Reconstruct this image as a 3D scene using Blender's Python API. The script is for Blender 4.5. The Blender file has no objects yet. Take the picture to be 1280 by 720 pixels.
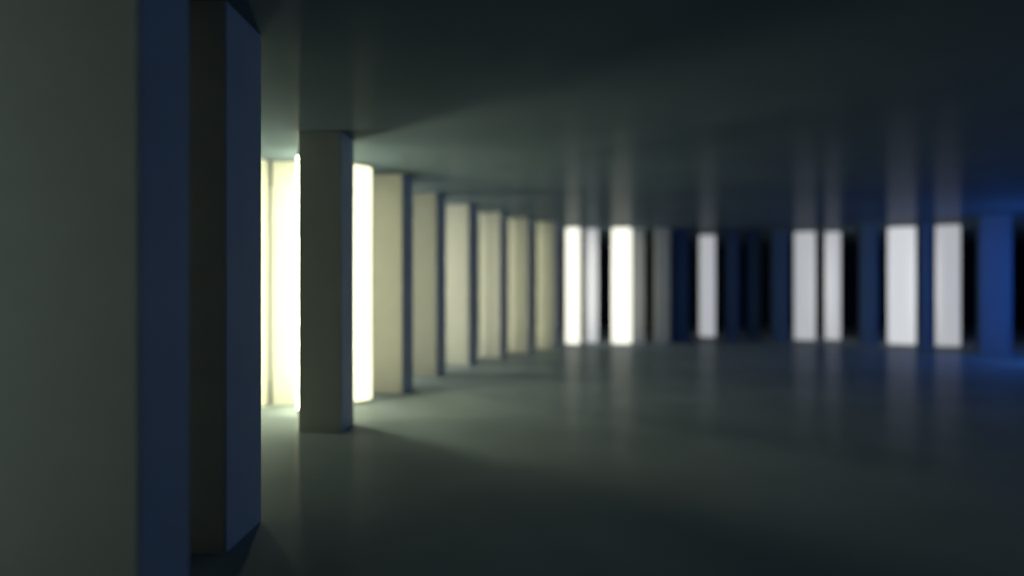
import bpy, bmesh, math
from mathutils import Vector
S=bpy.context.scene
H=4.0
def mat(name,col,rough=0.5,ior=1.3,noise=0.15,scale=3.0):
    m=bpy.data.materials.new(name); m.use_nodes=True
    n=m.node_tree.nodes; l=m.node_tree.links; b=n['Principled BSDF']
    b.inputs['Roughness'].default_value=rough
    b.inputs['IOR'].default_value=ior
    tc=n.new('ShaderNodeTexCoord'); nz=n.new('ShaderNodeTexNoise'); nz.inputs['Scale'].default_value=scale
    nz.inputs['Detail'].default_value=4
    r=n.new('ShaderNodeValToRGB')
    r.color_ramp.elements[0].position=0.3; r.color_ramp.elements[1].position=0.7
    r.color_ramp.elements[0].color=[c*(1-noise) for c in col]+[1]
    r.color_ramp.elements[1].color=[min(1,c*(1+noise)) for c in col]+[1]
    l.new(tc.outputs['Object'],nz.inputs['Vector']); l.new(nz.outputs['Fac'],r.inputs['Fac'])
    l.new(r.outputs['Color'],b.inputs['Base Color'])
    return m
def emis(name,col,s):
    m=bpy.data.materials.new(name); m.use_nodes=True
    n=m.node_tree.nodes; b=n['Principled BSDF']
    b.inputs['Base Color'].default_value=(.8,.8,.8,1)
    b.inputs['Emission Color'].default_value=(*col,1); b.inputs['Emission Strength'].default_value=s
    return m
M_p=mat('painted_pillar',(.50,.51,.47),.6,1.2,.04)
M_pb=mat('pillar_blue_lit',(.12,.19,.28),.6,1.2,.04)  # right-side pillars: dark blue cast of the blue light put into the colour
M_f=mat('satin_floor',(.235,.285,.31),.19,1.010,.08,.6)
M_c=mat('satin_ceiling',(.125,.17,.205),.19,1.010,.05,.6)
M_w=mat('dark_wall',(.012,.018,.035),.8,1.1)
M_cap=mat('tube_cap',(.5,.5,.5),.4,1.4)

def box(name,x0,x1,y0,y1,z0,z1,m,bev=0,rot=0):
    cx,cy=(x0+x1)/2,(y0+y1)/2
    bm=bmesh.new(); bmesh.ops.create_cube(bm,size=1)
    for v in bm.verts: v.co=Vector((v.co.x*(x1-x0),v.co.y*(y1-y0),(v.co.z+.5)*(z1-z0)))
    if bev: bmesh.ops.bevel(bm,geom=[e for e in bm.edges if abs((e.verts[0].co-e.verts[1].co).z)>.5],offset=bev,segments=4,affect='EDGES')
    me=bpy.data.meshes.new(name); bm.to_mesh(me); bm.free(); me.materials.append(m)
    o=bpy.data.objects.new(name,me); o.location=(cx,cy,z0); o.rotation_euler[2]=math.radians(rot)
    S.collection.objects.link(o); return o
def tube(x,y,r,m):
    bm=bmesh.new()
    def cyl(rad,z0,z1,idx):
        res=bmesh.ops.create_cone(bm,cap_ends=True,segments=48,radius1=rad,radius2=rad,depth=z1-z0)
        for v in res['verts']: v.co.z+=(z0+z1)/2
        fs={f for v in res['verts'] for f in v.link_faces}
        for f in fs: f.material_index=idx; f.smooth=len(f.verts)==4
    cyl(r,.05,H-.05,0); cyl(r*.97,0.001,.05,1); cyl(r*.97,H-.05,H-.001,1)
    me=bpy.data.meshes.new('light_tube'); bm.to_mesh(me); bm.free()
    me.materials.append(m); me.materials.append(M_cap)
    o=bpy.data.objects.new('light_tube',me); o.location=(x,y,0); S.collection.objects.link(o)
def pil(cx,cy,w=.62,rot=0,d=None,bev=.012,m=None):
    d=d or w
    box('square_pillar',cx-w/2,cx+w/2,cy-d/2,cy+d/2,0,H,m or M_p,bev,rot)

# room shell
X0,X1,Y0,Y1=-16,30,-12,36
box('floor',X0,X1,Y0,Y1,-.2,0,M_f); box('ceiling',X0,X1,Y0,Y1,H,H+.2,M_c)
box('wall_left',X0-.2,X0,Y0,Y1,0,H,M_w); box('wall_right',X1,X1+.2,Y0,Y1,0,H,M_w)
box('wall_back',X0,X1,Y1,Y1+.2,0,H,M_w); box('wall_front',X0,X1,Y0-.2,Y0,0,H,M_w)

# inner colonnade
pil(-2.36,3.98,.9,0,.58)
pil(-2.41,5.58,.68,0,.74)
pil(-2.54,9.88,.58,-2,.66)
pil(-2.22,13.45,.58,-12)
pil(-1.85,16.0,.60,-15)
pil(-1.28,18.25,.62,-17)
pil(-.53,20.25,.62,-18)
pil(.28,21.75,.62,-19)
pil(1.15,22.9,.58,-20)
pil(4.40,25.5,.5,5)
pil(5.25,25.2,.5,-5)
def P(px,d): return (px-640)*d/900
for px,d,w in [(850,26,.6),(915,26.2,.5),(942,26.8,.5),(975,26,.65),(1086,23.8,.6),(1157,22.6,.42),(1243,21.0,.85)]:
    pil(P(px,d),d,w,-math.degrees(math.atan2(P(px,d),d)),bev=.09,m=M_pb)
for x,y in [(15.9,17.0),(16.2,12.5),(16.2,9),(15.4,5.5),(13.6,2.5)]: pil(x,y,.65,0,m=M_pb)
# outer colonnade, left
pil(-3.55,12.2,.78,0); pil(-4.27,11.7,.52,0); pil(-5.3,15,.65,0); pil(-4.15,5.5,.7,0)

warm=(1.0,.97,.62); white=(.95,.97,1.0)
Ea=emis('tube_warm_bright',warm,22); Ea2=emis('tube_warm_wide',warm,1.7); Eb=emis('tube_warm',(1,.98,.82),1.4); Er=emis('tube_row',(1,.97,.66),4.8)
Es2=emis('tube_gap_fill',warm,11); Eo=emis('tube_streak_fill',(1,.98,.8),24)  # both for added tubes kept out of sight, to throw light across the floor
Ec=emis('tube_white',white,.62); Ed=emis('tube_white_dim',white,.44); Ebl=emis('tube_blue',(.06,.22,.95),6)
Ebr=emis('tube_blue_bright',(.06,.24,.95),9)
Ete=emis('tube_teal_fill',(.25,.55,1),1.8)
Eg=emis('tube_front',(.8,1,.9),.95)
tube(-3.22,11.2,.12,Ea); tube(-2.70,12.2,.32,Ea2)
tube(-3.5,1.7,.25,Eg); tube(-4.3,9.75,.09,Es2)  # second tube is unseen, added to light the floor through the pillar gap
tube(-4.05,16.3,.10,Eo); tube(-4.55,19.0,.10,Eo)  # hidden tubes, added to cast floor streaks between the pillars
for x,y in [(-2.38,14.65),(-1.87,17.1),(-1.27,19.25),(-.47,21.1),(.42,22.45)]: tube(x,y,.1,Er)
tube(P(716,24.5),24.5,.24,Eb); tube(P(740,25),25,.20,Ed); tube(P(777,24.6),24.6,.33,Eb)
tube(P(884,28),28,.30,Ed)
tube(P(1006,26.3),26.3,.36,Ed); tube(P(1041,26.3),26.3,.26,Ed)
tube(P(1127,24.3),24.3,.42,Ec); tube(P(1185,23.5),23.5,.35,Ed)
tube(14.3,17.6,.3,Ebr); tube(17.3,14,.35,Ebl); tube(14.6,11,.3,Ebl)
tube(9.5,4.5,.3,Ete)  # unseen fill, added to lift the dark near floor and ceiling

S.world=bpy.data.worlds.new('world'); S.world.use_nodes=True
bg=S.world.node_tree.nodes['Background']; bg.inputs[0].default_value=(.02,.03,.05,1); bg.inputs[1].default_value=.1
cam=bpy.data.cameras.new('camera'); co=bpy.data.objects.new('camera',cam); S.collection.objects.link(co)
co.location=(0,0,1.92); co.rotation_euler=(math.pi/2,0,0)
cam.sensor_width=36; cam.lens=36*900/1280
cam.dof.use_dof=True; cam.dof.focus_distance=6.5; cam.dof.aperture_fstop=.0253/.125
cam.clip_start=.05
S.camera=co
S.view_settings.view_transform='Standard'
